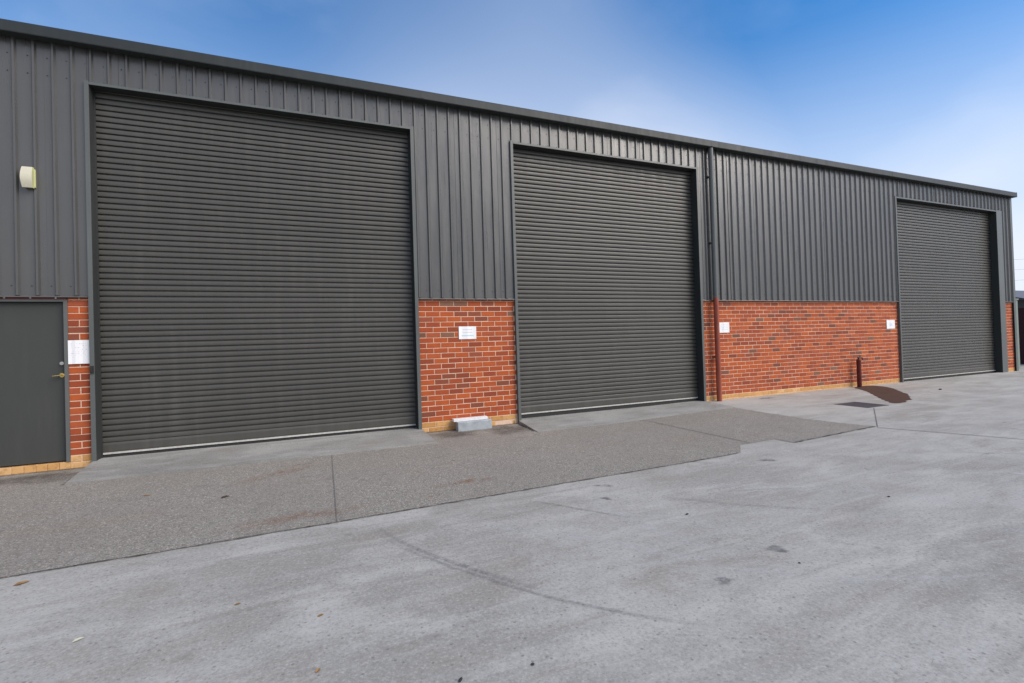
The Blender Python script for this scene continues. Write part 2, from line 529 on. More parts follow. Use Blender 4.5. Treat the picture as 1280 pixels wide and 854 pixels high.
def apron(name, x0, x1, fx0, fx1, fy, ztop):
    b = MB()
    n = 10
    for i in range(n):
        a0, a1 = i/n, (i+1)/n
        X0, X1 = x0+(x1-x0)*a0, x0+(x1-x0)*a1
        F0, F1 = fx0+(fx1-fx0)*a0, fx0+(fx1-fx0)*a1
        z0, z1 = max(ztop, zg(X0)+0.02), max(ztop, zg(X1)+0.02)
        b.quad((F0, fy, zg(F0)+0.010), (F1, fy, zg(F1)+0.010), (X1, -0.02, z1), (X0, -0.02, z0))
        b.quad((X0, -0.02, z0), (X1, -0.02, z1), (X1, 0.45, z1+0.004), (X0, 0.45, z0+0.004))
        b.quad((F0, fy, zg(F0)-0.02), (F1, fy, zg(F1)-0.02), (F1, fy, zg(F1)+0.010), (F0, fy, zg(F0)+0.010))
    for X, Fx in ((x0, fx0), (x1, fx1)):
        z = max(ztop, zg(X)+0.02)
        b.quad((Fx, fy, zg(Fx)-0.02), (Fx, fy, zg(Fx)+0.010), (X, -0.02, z), (X, -0.02, -0.02))
        b.quad((X, -0.02, -0.02), (X, -0.02, z), (X, 0.45, z+0.004), (X, 0.45, -0.02))
    return tag(b.build(name, m_apron), kind='structure')
apron('door_apron', -4.235, -0.015, -4.20, 0.03, -0.92, 0.086)
apron('door_apron', 1.69, 5.93, 1.62, 5.72, -0.95, 0.066)

def strip(name, pts, w, dz, mat, parent, fade_ends=True, soft=True):
    """a flat ribbon along pts on the ground; attribute 'edge' is 1 on its middle and 0 on its rim"""
    n = len(pts); V = []; F = []; E_ = []
    for i, p in enumerate(pts):
        a = Vector(pts[max(0, i-1)]); b = Vector(pts[min(n-1, i+1)])
        d = (b-a).normalized(); q = Vector((-d.y, d.x))
        e = 1.0 if not fade_ends else min(1.0, 4*min(i/(n-1), 1-i/(n-1))+0.0)
        for s_, k in ((-1, 0), (-0.35, 1), (0.35, 1), (1, 0)):
            c = Vector(p)+q*s_*w/2
            V.append((c.x, c.y, zg(c.x)+dz)); E_.append(e*(k if soft else 1))
    for i in range(n-1):
        for j in range(3):
            a = i*4+j; F.append((a, a+1, a+5, a+4))
    o = mesh_obj(name, V, F, mat, parent)
    at = o.data.attributes.new('edge', 'FLOAT', 'POINT')
    at.data.foreach_set('value', E_)
    for p in o.data.polygons:
        if p.normal.z < 0: p.flip()
    return o

def smooth_pts(pts, n=10):
    out = []
    P = [Vector(p) for p in pts]; P = [P[0]*2-P[1]]+P+[P[-1]*2-P[-2]]
    for i in range(1, len(P)-2):
        a, b, c, d = P[i-1:i+3]
        for k in range(n):
            t = k/n
            out.append(0.5*((2*b)+(c-a)*t+(2*a-5*b+4*c-d)*t*t+(3*b-a-3*c+d)*t**3))
    out.append(P[-2])
    return [tuple(p) for p in out]

def blob(name, poly, dz, mat, parent, rim=0.25):
    """patch with a hard core and a rim that fades"""
    n = len(poly); cx = sum(p[0] for p in poly)/n; cy = sum(p[1] for p in poly)/n
    V = []; F = []; E_ = []
    for f, e in ((1.0, 0.0), (1-rim, 1.0)):
        for x, y in poly:
            X, Y = cx+(x-cx)*f, cy+(y-cy)*f
            V.append((X, Y, zg(X)+dz)); E_.append(e)
    V.append((cx, cy, zg(cx)+dz)); E_.append(1.0)
    for i in range(n):
        j = (i+1) % n
        F.append((i, j, n+j, n+i)); F.append((n+i, n+j, 2*n))
    o = mesh_obj(name, V, F, mat, parent)
    at = o.data.attributes.new('edge', 'FLOAT', 'POINT'); at.data.foreach_set('value', E_)
    for p in o.data.polygons:
        if p.normal.z < 0: p.flip()
    return o

def ring(cx, cy, rx, ry, n=22, rough=0.15, rot=0.0):
    out = []
    ph = [random.uniform(0, 6.28) for _ in range(4)]
    for i in range(n):
        t = 2*math.pi*i/n
        k = 1+rough*(math.sin(2*t+ph[0])*0.5+math.sin(3*t+ph[1])*0.4+math.sin(5*t+ph[2])*0.3+math.sin(9*t+ph[3])*0.15)
        x, y = math.cos(t)*rx*k, math.sin(t)*ry*k
        out.append((cx+x*math.cos(rot)-y*math.sin(rot), cy+x*math.sin(rot)+y*math.cos(rot)))
    return out

def line(a, b, n=14, jit=0.0):
    return [(a[0]+(b[0]-a[0])*i/n+random.uniform(-jit, jit), a[1]+(b[1]-a[1])*i/n+random.uniform(-jit, jit)) for i in range(n+1)]

# joints cut in the slabs, dirt in them, dark marks along the wall foot
strip('control_joint', line((-1.41, -0.93), (-1.47, -3.57)), 0.009, 0.0075, m_joint, agg, False, False)
strip('control_joint', line((3.60, -0.96), (3.62, -3.14)), 0.012, 0.0075, m_joint, agg, False, False)
strip('control_joint', line((5.76, -3.44), (6.9, -6.2)), 0.016, 0.004, m_joint, yard, False, False)
strip('control_joint', line((6.9, -6.2), (9.5, -12.5)), 0.016, 0.004, m_joint, yard, False, False)
strip('control_joint', line((7.58, -2.32), (5.80, -3.42)), 0.010, 0.004, m_joint, yard, False, False)
strip('joint_dirt', line((-9, -3.625), (-2.67, -3.615), 40, 0.006), 0.030, 0.0085, m_jointgrass, agg, False)
strip('joint_dirt', line((-2.67, -3.615), (3.1, -3.465), 60, 0.006), 0.030, 0.0085, m_jointgrass, agg, False)
strip('joint_dirt', line((4.06, -3.455), (5.80, -3.39), 30, 0.006), 0.05, 0.0085, m_jointgrass, agg, False)
strip('joint_dirt', line((5.98, 0.0), (5.70, -1.15), 20, 0.004), 0.03, 0.0085, m_jointgrass, agg, False)
strip('joint_dirt', line((5.70, -1.15), (5.62, -2.5), 20, 0.004), 0.02, 0.0085, m_jointgrass, agg, False)
strip('joint_dirt', line((5.62, -2.5), (5.79, -3.37), 20, 0.004), 0.02, 0.0085, m_jointgrass, agg, False)
strip('joint_dirt', line((-4.24, -0.05), (-4.215, -0.95), 20, 0.004), 0.05, 0.0095, m_jointgrass, agg, False)
strip('joint_dirt', line((1.66, -0.03), (1.60, -0.85), 20, 0.004), 0.04, 0.0095, m_jointgrass, agg, False)
strip('joint_dirt', line((0.0, -0.02), (1.66, -0.02), 30, 0.006), 0.16, 0.011, m_darkmark, agg, False)  # darker band along the foot of the pier
strip('joint_dirt', line((-9, -0.03), (-4.25, -0.03), 30, 0.006), 0.16, 0.011, m_darkmark, agg, False)  # darker band along the foot of the left wall
blob('dark_patch', ring(1.35, -0.45, 0.55, 0.42, 26, 0.3), 0.007, m_darkmark, agg, 0.6)  # darker patches on the paving, fading at the rim
blob('dark_patch', ring(0.45, -0.38, 0.5, 0.3, 26, 0.3), 0.0065, m_darkmark, agg, 0.6)
blob('dark_patch', ring(-4.7, -0.4, 0.7, 0.32, 26, 0.3), 0.007, m_darkmark, agg, 0.6)

# tyre marks and scuffs
TY = [(-1.27, -3.75), (-1.1, -4.25), (-0.88, -4.69), (-0.64, -5.08), (-0.44, -5.37), (-0.27, -5.56), (-0.11, -5.73), (0.06, -5.88), (0.22, -6.0)]
ty = smooth_pts(TY, 12)
strip('tyre_mark', ty, 0.045, 0.003, m_tyre, yard)
strip('tyre_mark', [(x+0.045, y+0.02) for x, y in smooth_pts(TY[:5], 12)], 0.06, 0.0024, m_tyre, yard)
strip('tyre_mark', smooth_pts([(0.11, -3.79), (0.25, -3.97), (0.40, -4.18), (0.56, -4.41), (0.73, -4.64)], 10), 0.05, 0.003, m_tyre, yard)
strip('scuff_band', smooth_pts([(0.55, -3.9), (0.62, -4.3), (0.66, -4.7), (0.78, -5.2), (1.0, -5.9)], 10), 0.16, 0.0018, m_paleband, yard)
strip('scuff_band', smooth_pts([(1.6, -4.0), (2.1, -4.4), (2.8, -4.9), (3.2, -5.6)], 10), 0.18, 0.0018, m_paleband, yard)
strip('scuff_band', smooth_pts([(-0.6, -3.8), (-0.3, -4.3), (0.1, -4.7), (0.5, -5.2), (0.9, -5.7)], 10), 0.14, 0.0015, m_paleband, yard)
strip('scuff_band', smooth_pts([(8.9, -0.6), (10.5, -1.6), (12.8, -1.9), (15.5, -1.5)], 12), 0.3, 0.0018, m_paleband, yard)
strip('scuff_band', smooth_pts([(9.6, -2.9), (11.0, -2.4), (13.0, -2.8), (16, -2.3)], 12), 0.35, 0.0018, m_paleband, yard)
for i in range(16):
    a = (random.uniform(-2.5, 8), random.uniform(-6.2, -3.8)); ang = random.uniform(-0.9, -0.3); L = random.uniform(0.5, 1.6)
    mid = (a[0]+math.cos(ang)*L*0.5+random.uniform(-.06, .06), a[1]+math.sin(ang)*L*0.5+random.uniform(-.06, .06))
    strip('scuff_band', smooth_pts([a, mid, (a[0]+math.cos(ang)*L, a[1]+math.sin(ang)*L)], 10), random.uniform(0.03, 0.10), 0.001+0.00008*i, m_paleband if i % 3 else m_tyrefaint, yard)
blob('oil_spot', ring(1.19, -5.49, 0.085, 0.06, 20, 0.3), 0.003, m_spot, yard, 0.45)
blob('oil_spot', ring(0.56, -5.655, 0.07, 0.05, 20, 0.3), 0.003, m_spot, yard, 0.5)
blob('oil_spot', ring(0.98, -3.77, 0.10, 0.045, 20, 0.35, -0.7), 0.003, m_spot, yard, 0.6)
blob('oil_spot', ring(3.10, -3.86, 0.13, 0.07, 20, 0.35, -0.7), 0.003, m_spot, yard, 0.6)
blob('oil_spot', ring(0.78, -4.10, 0.07, 0.04, 20, 0.35, -0.7), 0.003, m_spot, yard, 0.6)
blob('oil_spot', ring(7.35, -0.32, 0.28, 0.10, 20, 0.3), 0.003, m_spot, yard, 0.4)
blob('rust_patch', ring(-2.0, -1.62, 0.42, 0.20, 26, 0.6, 0.55), 0.008, m_orange, agg, 0.85)
blob('rust_patch', ring(-1.75, -1.30, 0.12, 0.05, 20, 0.5), 0.0085, m_orange, agg, 0.6)
blob('rust_patch', ring(-1.75, -3.3, 0.5, 0.16, 24, 0.5, 0.05), 0.008, m_orange, agg, 0.85)
blob('rust_patch', ring(-0.2, -3.0, 0.35, 0.10, 24, 0.5, 0.1), 0.008, m_orange, agg, 0.7)

# rusty water spilled from the standpipe
ST = [(10.95, -0.02), (10.6, -0.10), (10.25, -0.45), (9.75, -0.95), (9.2, -1.42), (8.75, -1.82), (8.45, -2.12), (8.50, -2.22), (8.75, -2.18), (8.95, -2.10),
      (9.25, -2.02), (9.6, -1.80), (9.95, -1.60), (10.25, -1.35), (10.65, -1.02), (11.0, -0.70), (11.25, -0.38), (11.3, -0.12), (11.15, -0.02)]
stp = smooth_pts(ST+[ST[0]], 5)[:-1]
stp = [(x+random.uniform(-.02, .02), y+random.uniform(-.02, .02)) for x, y in stp]
from mathutils.geometry import tessellate_polygon
tris = tessellate_polygon([[Vector((x, y, 0)) for x, y in stp]])
o = mesh_obj('rust_stain', [(x, y, zg(x)+0.0045) for x, y in stp], [tuple(t) for t in tris], m_rust, yard)
at = o.data.attributes.new('edge', 'FLOAT', 'POINT'); at.data.foreach_set('value', [1.0]*len(stp))
for p in o.data.polygons:
    if p.normal.z < 0: p.flip()
tag(o, 'dark brown rust stain spreading over the concrete from the standpipe')

# ------------------------------------------------------------------ warehouse
WX0, WX1, WD = -9.0, 18.40, 14.0
wh = tag(empty('warehouse', (4.7, 0, 0)), 'long dark grey metal clad warehouse with red brick base and three roller doors', 'warehouse')

ZB = 2.20          # underside of the cladding
C = 0.086          # one brick course
# --- bricks
def brick_mesh(L, H=0.076, D=0.10, c=0.004, name='brick'):
    x, z = L/2, H/2
    V = [(-x, 0.0+c, -z), (x, c, -z), (x, c, z), (-x, c, z), (-x+c, 0, -z+c), (x-c, 0, -z+c), (x-c, 0, z-c), (-x+c, 0, z-c),
         (-x, D, -z), (x, D, -z), (x, D, z), (-x, D, z)]
    F = [(4, 5, 6, 7), (0, 1, 5, 4), (1, 2, 6, 5), (2, 3, 7, 6), (3, 0, 4, 7), (0, 8, 9, 1), (1, 9, 10, 2), (2, 10, 11, 3), (3, 11, 8, 0)]
    return V, F
_bm = {}
def brick_data(L, mat):
    key = (round(L, 3), mat.name)
    if key not in _bm:
        V, F = brick_mesh(L)
        me = bpy.data.meshes.new('brick'); me.from_pydata(V, [], F); me.update()
        me.materials.append(mat)
        _bm[key] = me
    return _bm[key]

def course_spans(x0, x1, start):
    """brick spans (a,b) of a course; `start` is the x of one perpend"""
    k = math.floor((x0-start)/0.24)
    out = []
    x = start+k*0.24
    while x < x1:
        a, b = max(x, x0), min(x+0.24, x1)
        if b-a > 0.03:
            out.append((a+(0.005 if a > x0+1e-6 else 0), b-(0.005 if b < x1-1e-6 else 0)))
        x += 0.24
    return out

def brick_wall(label, x0, x1, start_even, n_courses=26, single_limit=None, split=None, rough_base=False):
    b = MB()
    b.box(x0, x1, 0.0045, 0.11, -0.05, ZB+0.03)
    w = b.build('brick_wall', m_mortar, wh)
    tag(w, label)
    massV, massF, massT = [], [], []
    creamV, creamF = [], []
    count = 0
    todo = []
    for i in range(n_courses):
        st = start_even if i % 2 == 0 else start_even+0.12
        if split and i % 2 == 1:
            spans = [(x0, (x0+x1)/2-0.005), ((x0+x1)/2+0.005, x1)]
        elif split:
            spans = [(x0, x1)]
        else:
            spans = course_spans(x0, x1, st)
        for a, bb in spans:
            todo.append((i, a, bb))
    if single_limit is not None:
        todo.sort(key=lambda t: t[1])
    for i, a, bb in todo:
        zc = i*C+0.005+0.038
        L = round(bb-a, 3)
        cream = i < 2
        y = random.uniform(-0.002, 0.0015)
        if rough_base and i == 0 and a > 0.9:          # crumbled base course
            for a2, b2 in ((a, a+0.09), (a+0.105, bb)):
                if random.random() < 0.25 or b2-a2 < 0.03: continue
                o = inst('brick', brick_data(round(b2-a2-0.01, 3), m_cream), w, ((a2+b2)/2, 0.004, zc+random.uniform(-.012, .004)))
                o.rotation_euler = (0, random.uniform(-.14, .14), random.uniform(-.08, .08))
            continue
        if single_limit is None or count < single_limit:
            o = inst('brick', brick_data(L, m_cream if cream else m_brick), w, ((a+bb)/2, y, zc+random.uniform(-.0012, .0012)))
            o.rotation_euler = (random.uniform(-.01, .01), random.uniform(-.004, .004), random.uniform(-.006, .006))
            count += 1
        else:
            V, F = brick_mesh(L)
            tgtV, tgtF = (creamV, creamF) if cream else (massV, massF)
            n = len(tgtV)
            zj = random.uniform(-.0012, .0012)
            tgtV += [(vx+(a+bb)/2, vy+y, vz+zc+zj) for vx, vy, vz in V]
            tgtF += [tuple(n+k for k in f) for f in F]
            if not cream: massT += [random.random()]*len(F)
    if massV:
        o = mesh_obj('bricks', massV, massF, m_brick_s, w)
        at = o.data.attributes.new('tone', 'FLOAT', 'FACE'); at.data.foreach_set('value', massT)
        tag(o, kind='stuff')
        tag(mesh_obj('bricks', creamV, creamF, m_cream, w), kind='stuff')
    return w

brick_wall('narrow red brick pier beside the grey entry door', -4.475, -4.242, -4.475, split=True)
brick_wall('red brick pier between the two wide roller doors', -0.010, 1.688, 0.112, rough_base=True)
brick_wall('long low red brick wall under ribbed cladding', 5.928, 12.60, 6.54, single_limit=300)
brick_wall('short red brick end pier at the warehouse corner', 17.80, 18.33, 17.80, single_limit=0)
brick_wall('red brick wall past the entry door', WX0+0.02, -5.52, -9.0, single_limit=0)

# --- openings  (x0, x1, head)
DOORS = [(-4.195, -0.065, 4.925), (1.735, 5.885, 4.925), (12.64, 17.50, 4.90)]
REV = 0.13

# --- cladding: one object for each sheet of four ribs
PITCH, RIB = 0.1905, 0.028
YP = -0.018          # pan of the sheet
RX0 = 0.013-48*PITCH  # a rib centre
def sheet_profile(a, b):
    """(x,y) polyline of the ribbed sheet between a and b"""
    pts = []
    k0 = math.floor((a-RX0)/PITCH)-1; k1 = math.ceil((b-RX0)/PITCH)+1
    for k in range(k0, k1+1):
        c = RX0+k*PITCH
        pts += [(c-0.026, YP), (c-0.011, YP-RIB), (c+0.011, YP-RIB), (c+0.026, YP)]
    out = []
    def at(x):
        for (x1, y1), (x2, y2) in zip(pts, pts[1:]):
            if x1 <= x <= x2: return y1+(y2-y1)*(x-x1)/max(1e-9, x2-x1)
        return YP
    out.append((a, at(a)))
    out += [p for p in pts if a < p[0] < b]
    out.append((b, at(b)))
    return out
TOPZ = 5.43
zones = []
xs = WX0
for x0, x1, hd in DOORS:
    zones.append((xs, x0-0.03, ZB)); zones.append((x0-0.03, x1+0.03, hd+0.035)); xs = x1+0.03
zones.append((xs, WX1-0.10, ZB))
clad = MB(); clad.box(WX0, WX1-0.05, 0.12, 0.16, TOPZ-0.06, TOPZ)
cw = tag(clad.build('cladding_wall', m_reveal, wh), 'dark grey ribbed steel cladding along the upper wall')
def clad_sheet(a, b, zb, zt=TOPZ):
    P = sheet_profile(a, b); n = len(P)
    xm = (a+b)/2
    V = [(x-xm, y, zb) for x, y in P]+[(x-xm, y, zt) for x, y in P]
    F = [(i, i+1, n+i+1, n+i) for i in range(n-1)]
    me = bpy.data.meshes.new('cladding_sheet'); me.from_pydata(V, [], F); me.update(); me.materials.append(m_clad)
    o = inst('cladding_sheet', me, cw, (xm, random.uniform(-0.001, 0.001), 0))
    if b-a > 0.3: o.rotation_euler = (0, 0, random.uniform(-0.014, 0.014))
    return o
SW = PITCH*4
for za, zb_, zz in zones:
    k = math.floor((za-(RX0-0.095))/SW)
    x = RX0-0.095+k*SW
    while x < zb_:
        a, b = max(x, za), min(x+SW, zb_)
        if b-a > 0.01: clad_sheet(a, b, zz)
        x += SW
# fixing screws in rows
scr = MB()
for zrow in (2.32, 3.30, 4.98, 5.20):
    k = 0
    x = RX0+PITCH/2+0.035
    while x < WX1-0.15:
        ok = x > WX0
        if zrow < 4.95 and any(d[0]-0.06 < x < d[1]+0.06 for d in DOORS): ok = False
        if ok and zrow != 3.30: scr.tube((x, YP, zrow), (x, YP-0.006, zrow), 0.007, 0.006, 6)
        x += PITCH
tag(scr.build('screws', m_reveal, cw), kind='stuff')
# drip flashing under the cladding
fl = []
xs = WX0
for x0, x1, hd in DOORS:
    fl.append((xs, x0-0.055)); xs = x1+0.055
fl.append((xs, WX1-0.10))
for a, b in fl:
    p = MB(); p.prism_x([(-0.004, ZB+0.004), (YP-0.034, ZB-0.012), (YP-0.036, ZB-0.022), (YP-0.0325, ZB-0.022), (YP-0.030, ZB-0.014), (-0.004, ZB-0.001)], a, b)
    p.build('base_flashing', m_trim, wh)

# --- roller doors
def slat_profile():
    P = 0.0773
    prof = [(0.0, 0.014), (0.085, 0.014), (0.115, -0.0095), (0.18, -0.0135), (0.34, -0.0150), (0.5, -0.0155), (0.66, -0.0150),
            (0.81, -0.0135), (0.87, -0.0095), (0.90, 0.014), (1.0, 0.014)]
    return P, [(y, t*P) for t, y in prof]
SP, SPROF = slat_profile()
def roller_door(i, x0, x1, head, label, zbot):
    yd = REV
    b = MB(); b.box(x0-0.02, x1+0.02, yd+0.0165, yd+0.03, zbot-0.02, head+0.25)
    d = tag(b.build('roller_door', m_back, wh), label)
    me = bpy.data.meshes.new('slat')
    n = len(SPROF)
    nx = 6
    V, F = [], []
    for j in range(nx+1):
        x = x0+(x1-x0)*j/nx
        V += [(x, y, z) for y, z in SPROF]
    for j in range(nx):
        for q in range(n-1):
            F.append((j*n+q, (j+1)*n+q, (j+1)*n+q+1, j*n+q+1))
    V = [(x-x0, y, z) for x, y, z in V]
    me.from_pydata(V, [], F); me.update(); me.materials.append(m_slat)
    z = zbot+0.155
    while z < head+0.14:
        o = inst('slat', me, d, (x0, yd+random.uniform(-0.0012, 0.0012), z))
        o.rotation_euler = (random.uniform(-0.012, 0.012), 0, 0)
        z += SP
    r = MB(); r.prism_x([(yd+0.010, zbot+0.030), (yd+0.010, zbot+0.158), (yd-0.008, zbot+0.158), (yd-0.014, zbot+0.13), (yd-0.014, zbot+0.05), (yd-0.010, zbot+0.030)], x0+0.01, x1-0.01)
    r.build('bottom_rail', m_slat, d)
    r = MB(); r.box(x0+0.015, x1-0.015, yd-0.022, yd+0.006, zbot+0.008, zbot+0.030)
    r.build('weather_strip', m_seal, d)
    r = MB(); r.box(x0+0.015, x1-0.015, yd-0.012, yd+0.004, zbot-0.075, zbot+0.008)  # rubber seal drawn deeper, its black standing for the shaded gap below
    r.build('seal_and_gap_shade', m_rubber, d)
    for a, bb in ((x0+0.0005, x0+0.016), (x1-0.016, x1-0.0005)):
        r = MB(); r.box(a, bb, yd-0.030, yd-0.021, zbot-0.03, head+0.02)
        r.box(a, bb, yd+0.0305, yd+0.038, zbot-0.03, head+0.02)
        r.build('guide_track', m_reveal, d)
    return d
LB = ['wide grey roller door between the entry door pier and brick pier', 'grey roller door between brick pier and downpipe', 'tall grey roller door by the warehouse corner']
ZBOT = [0.120, 0.130, 0.108]
for i, (x0, x1, hd) in enumerate(DOORS):
    roller_door(i, x0, x1, hd, LB[i], ZBOT[i])
    # reveals and face trims
    rw = 0.055 if i < 2 else 0.30
    zb0 = 0.0
    f = MB()
    f.box(x0-0.048, x0, YP-0.040, 0.019, 0.03, hd+0.05)            # left face
    fr = f.build('door_frame', m_trim, wh)
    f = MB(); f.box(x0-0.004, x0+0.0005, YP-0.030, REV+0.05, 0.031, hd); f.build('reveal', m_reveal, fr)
    f = MB(); f.box(x1, x1+rw, YP-0.040, 0.019, 0.03, hd+0.05)
    f.build('jamb', m_trim, fr)
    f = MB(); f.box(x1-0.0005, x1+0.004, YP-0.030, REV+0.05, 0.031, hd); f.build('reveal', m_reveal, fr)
    f = MB(); f.box(x0, x1, YP-0.042, YP-0.036, hd, hd+0.034)
    f.build('head_flashing', m_trim, fr)
    f = MB(); f.box(x0, x1, YP-0.034, REV-0.026, hd+0.001, hd+0.005); f.build('soffit', m_reveal, fr)  # shade under the head carried by its dark colour
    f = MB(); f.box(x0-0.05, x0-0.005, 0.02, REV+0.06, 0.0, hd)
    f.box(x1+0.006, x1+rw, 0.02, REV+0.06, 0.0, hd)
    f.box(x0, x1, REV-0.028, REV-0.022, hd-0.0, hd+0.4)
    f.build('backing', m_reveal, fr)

g = MB(); g.box(-4.236, -4.201, YP-0.052, YP-0.0405, 1.20, 1.30); g.box(-4.226, -4.210, YP-0.066, YP-0.0525, 1.225, 1.275)
tag(g.build('latch', m_black, wh), 'small black latch on the trim of the wide roller door')
# --- entry door
DX0, DX1 = -5.43, -4.512
f = MB()
for a, b in ((DX0-0.045, DX0), (DX1, DX1+0.040)):
    f.box(a, b, -0.012, 0.075, 0.10, 2.155)
f.box(DX0, DX1, -0.012, 0.075, 2.125, 2.155)
ef = tag(f.build('door_frame', m_frame, wh), 'dark grey steel frame of the entry door')
d = MB(); d.box(DX0+0.004, DX1-0.004, 0.046, 0.085, 0.112, 2.118)
ed = tag(d.build('entry_door', m_door, wh), 'flush dark grey entry door with brass lever')
d = MB(); d.box(DX0-0.03, DX1+0.03, 0.0865, 0.11, 0.05, 2.16); d.build('backing', m_back, ef)
h = MB(); h.tube((-4.556, 0.045, 1.195), (-4.556, 0.034, 1.195), 0.027, n=18)
h.tube((-4.556, 0.036, 1.195), (-4.556, -0.006, 1.195), 0.010, n=10)
h.tube((-4.55, -0.004, 1.196), (-4.635, -0.006, 1.190), 0.0105, 0.008, n=10)
h.build('handle', m_brass, ed, True)
h = MB(); h.tube((-4.552, 0.045, 1.345), (-4.552, 0.026, 1.345), 0.026, 0.022, n=18)
h.tube((-4.552, 0.026, 1.345), (-4.552, 0.022, 1.345), 0.012, n=12)
h.build('lock', m_chrome, ed, True)
l = MB(); l.box(-5.50, -4.478, -0.010, 0.10, 2.158, ZB+0.03)
li = tag(l.build('lintel', m_lintel, wh), 'thin dark red lintel strip over the entry door')
for x in (-5.32, -5.075, -4.83, -4.585):
    r = MB(); r.tube((x, -0.010, 2.172), (x, -0.017, 2.172), 0.012, 0.008, n=10); r.build('rivet', m_white, li)
s_ = MB(); s_.box(-5.50, -4.482, 0.0095, 0.10, -0.03, 0.098)
sl = tag(s_.build('door_sill', m_mortar, wh), 'cream header brick sill under the entry door')
sm = None
x = -5.495
while x < -4.50:
    V, F = brick_mesh(0.108, 0.092)
    if sm is None:
        sm = bpy.data.meshes.new('brick'); sm.from_pydata(V, [], F); sm.update(); sm.materials.append(m_cream)
    inst('brick', sm, sl, (x+0.056, random.uniform(-.002, .001), 0.052))
    x += 0.1135

# --- gutter
GY = -0.17
g = MB()
prof = [(GY, 5.390), (GY-0.004, 5.40), (GY-0.004, 5.515), (GY+0.006, 5.530), (GY+0.020, 5.530), (GY+0.020, 5.520), (GY+0.006, 5.518), (GY+0.004, 5.405),
        (GY+0.006, 5.398), (-0.055, 5.398), (-0.055, 5.54), (-0.05, 5.54), (-0.05, 5.390)]
g.prism_x(prof, WX0-0.1, WX1+0.04)
gu = tag(g.build('gutter', m_gutter, wh), 'dark grey box gutter along the roof edge')
g = MB(); g.prism_x([(GY-0.006, 5.388), (GY-0.006, 5.532), (-0.05, 5.542), (-0.05, 5.388)], WX1+0.04, WX1+0.046); g.build('end_cap', m_gutter, gu)
jx = -6.0
while jx < WX1:
    g = MB(); g.box(jx, jx+0.05, GY-0.0065, GY-0.0045, 5.402, 5.512)
    jx += 6.1
    g.build('joiner', m_gutter, gu)
# --- roof, end and back walls
g = MB(); g.prism_x([(-0.06, 5.50), (-0.06, 5.53), (WD/2, 6.3), (WD+0.1, 5.53), (WD+0.1, 5.50), (WD/2, 6.27)], WX0-0.05, WX1+0.03)
tag(g.build('roof', m_roof, wh), 'low pitched grey steel roof')
g = MB()
def side_profile(y0, y1):
    pts = []; y = y0
    while y < y1:
        pts += [(0.0, y+0.03), (0.028, y+0.045), (0.028, y+0.067), (0.0, y+0.082)]
        y += PITCH
    return pts
P = side_profile(0.10, WD-0.1)
for side, X in ((1, WX1-0.02), (-1, WX0)):
    V = [(X+side*dx, y, 0.0) for dx, y in P]+[(X+side*dx, y, 5.49+min(y, WD-y)*0.109) for dx, y in P]
    n = len(P)
    mesh_obj('end_wall', V, [(i, i+1, n+i+1, n+i) for i in range(n-1)], m_clad, wh)
g = MB(); g.box(WX0, WX1-0.02, WD-0.05, WD, 0, 5.5); g.build('back_wall', m_clad, wh)
g = MB(); g.prism_z([(WX1-0.10, YP-0.034), (WX1+0.015, YP-0.034), (WX1+0.015, 0.14), (WX1+0.010, 0.14), (WX1+0.010, YP-0.029), (WX1-0.10, YP-0.029)], 0.04, 5.43)
tag(g.build('corner_flashing', m_trim, wh), 'grey green corner flashing at the end of the wall')

# --- downpipe
g = MB(); g.tube((6.245, -0.105, 2.235), (6.245, -0.105, 5.40), 0.052, n=24, caps=False)
dp = tag(g.build('downpipe', m_trim, wh, True), 'round downpipe, grey above and painted red over the brick')
g = MB(); g.tube((6.245, -0.105, 0.05), (6.245, -0.105, 2.235), 0.0525, n=24, caps=False); tag(g.build('lower_pipe', m_redpipe, dp, True), 'lower length painted brick red')
for z in (1.0, 3.4, 4.8):
    g = MB(); g.box(6.185, 6.305, -0.050, -0.012, z-0.012, z+0.012); g.build('bracket', m_redpipe if z < 2.2 else m_clad, dp)

# ------------------------------------------------------------------ wall lamp
lp = tag(empty('wall_lamp', (-4.79, -0.05, 3.53)), 'small cream bulkhead lamp on the dark cladding above the entry door', 'lamp')
g = MB(); g.box(-4.855, -4.740, -0.062, YP-0.001, 3.535, 3.765); g.build('base', m_lampside, lp, bevel=0.006)
n = 12
V, F = [], []
for i in range(n+1):
    t = i/n; z = 3.525+0.255*t
    bul = math.sin(math.pi*(0.12+0.76*t))
    yf = -0.075-0.048*bul
    for x in (-4.860+0.010*(1-bul), -4.748-0.010*(1-bul)):
        V.append((x, yf, z))
    for x in (-4.748, -4.860):
        V.append((x, -0.0625, z))
for i in range(n):
    a = i*4
    F.append((a, a+1, a+5, a+4))
Vl = V
lens = mesh_obj('diffuser', Vl, F, m_lamp, lp, True)
F2 = []
for i in range(n):
    a = i*4
    F2 += [(a+1, a+2, a+6, a+5), (a+3, a, a+4, a+7)]
F2 += [(0, 3, 2, 1), (4*n, 4*n+1, 4*n+2, 4*n+3)]
mesh_obj('housing', Vl, F2, m_lampside, lp)

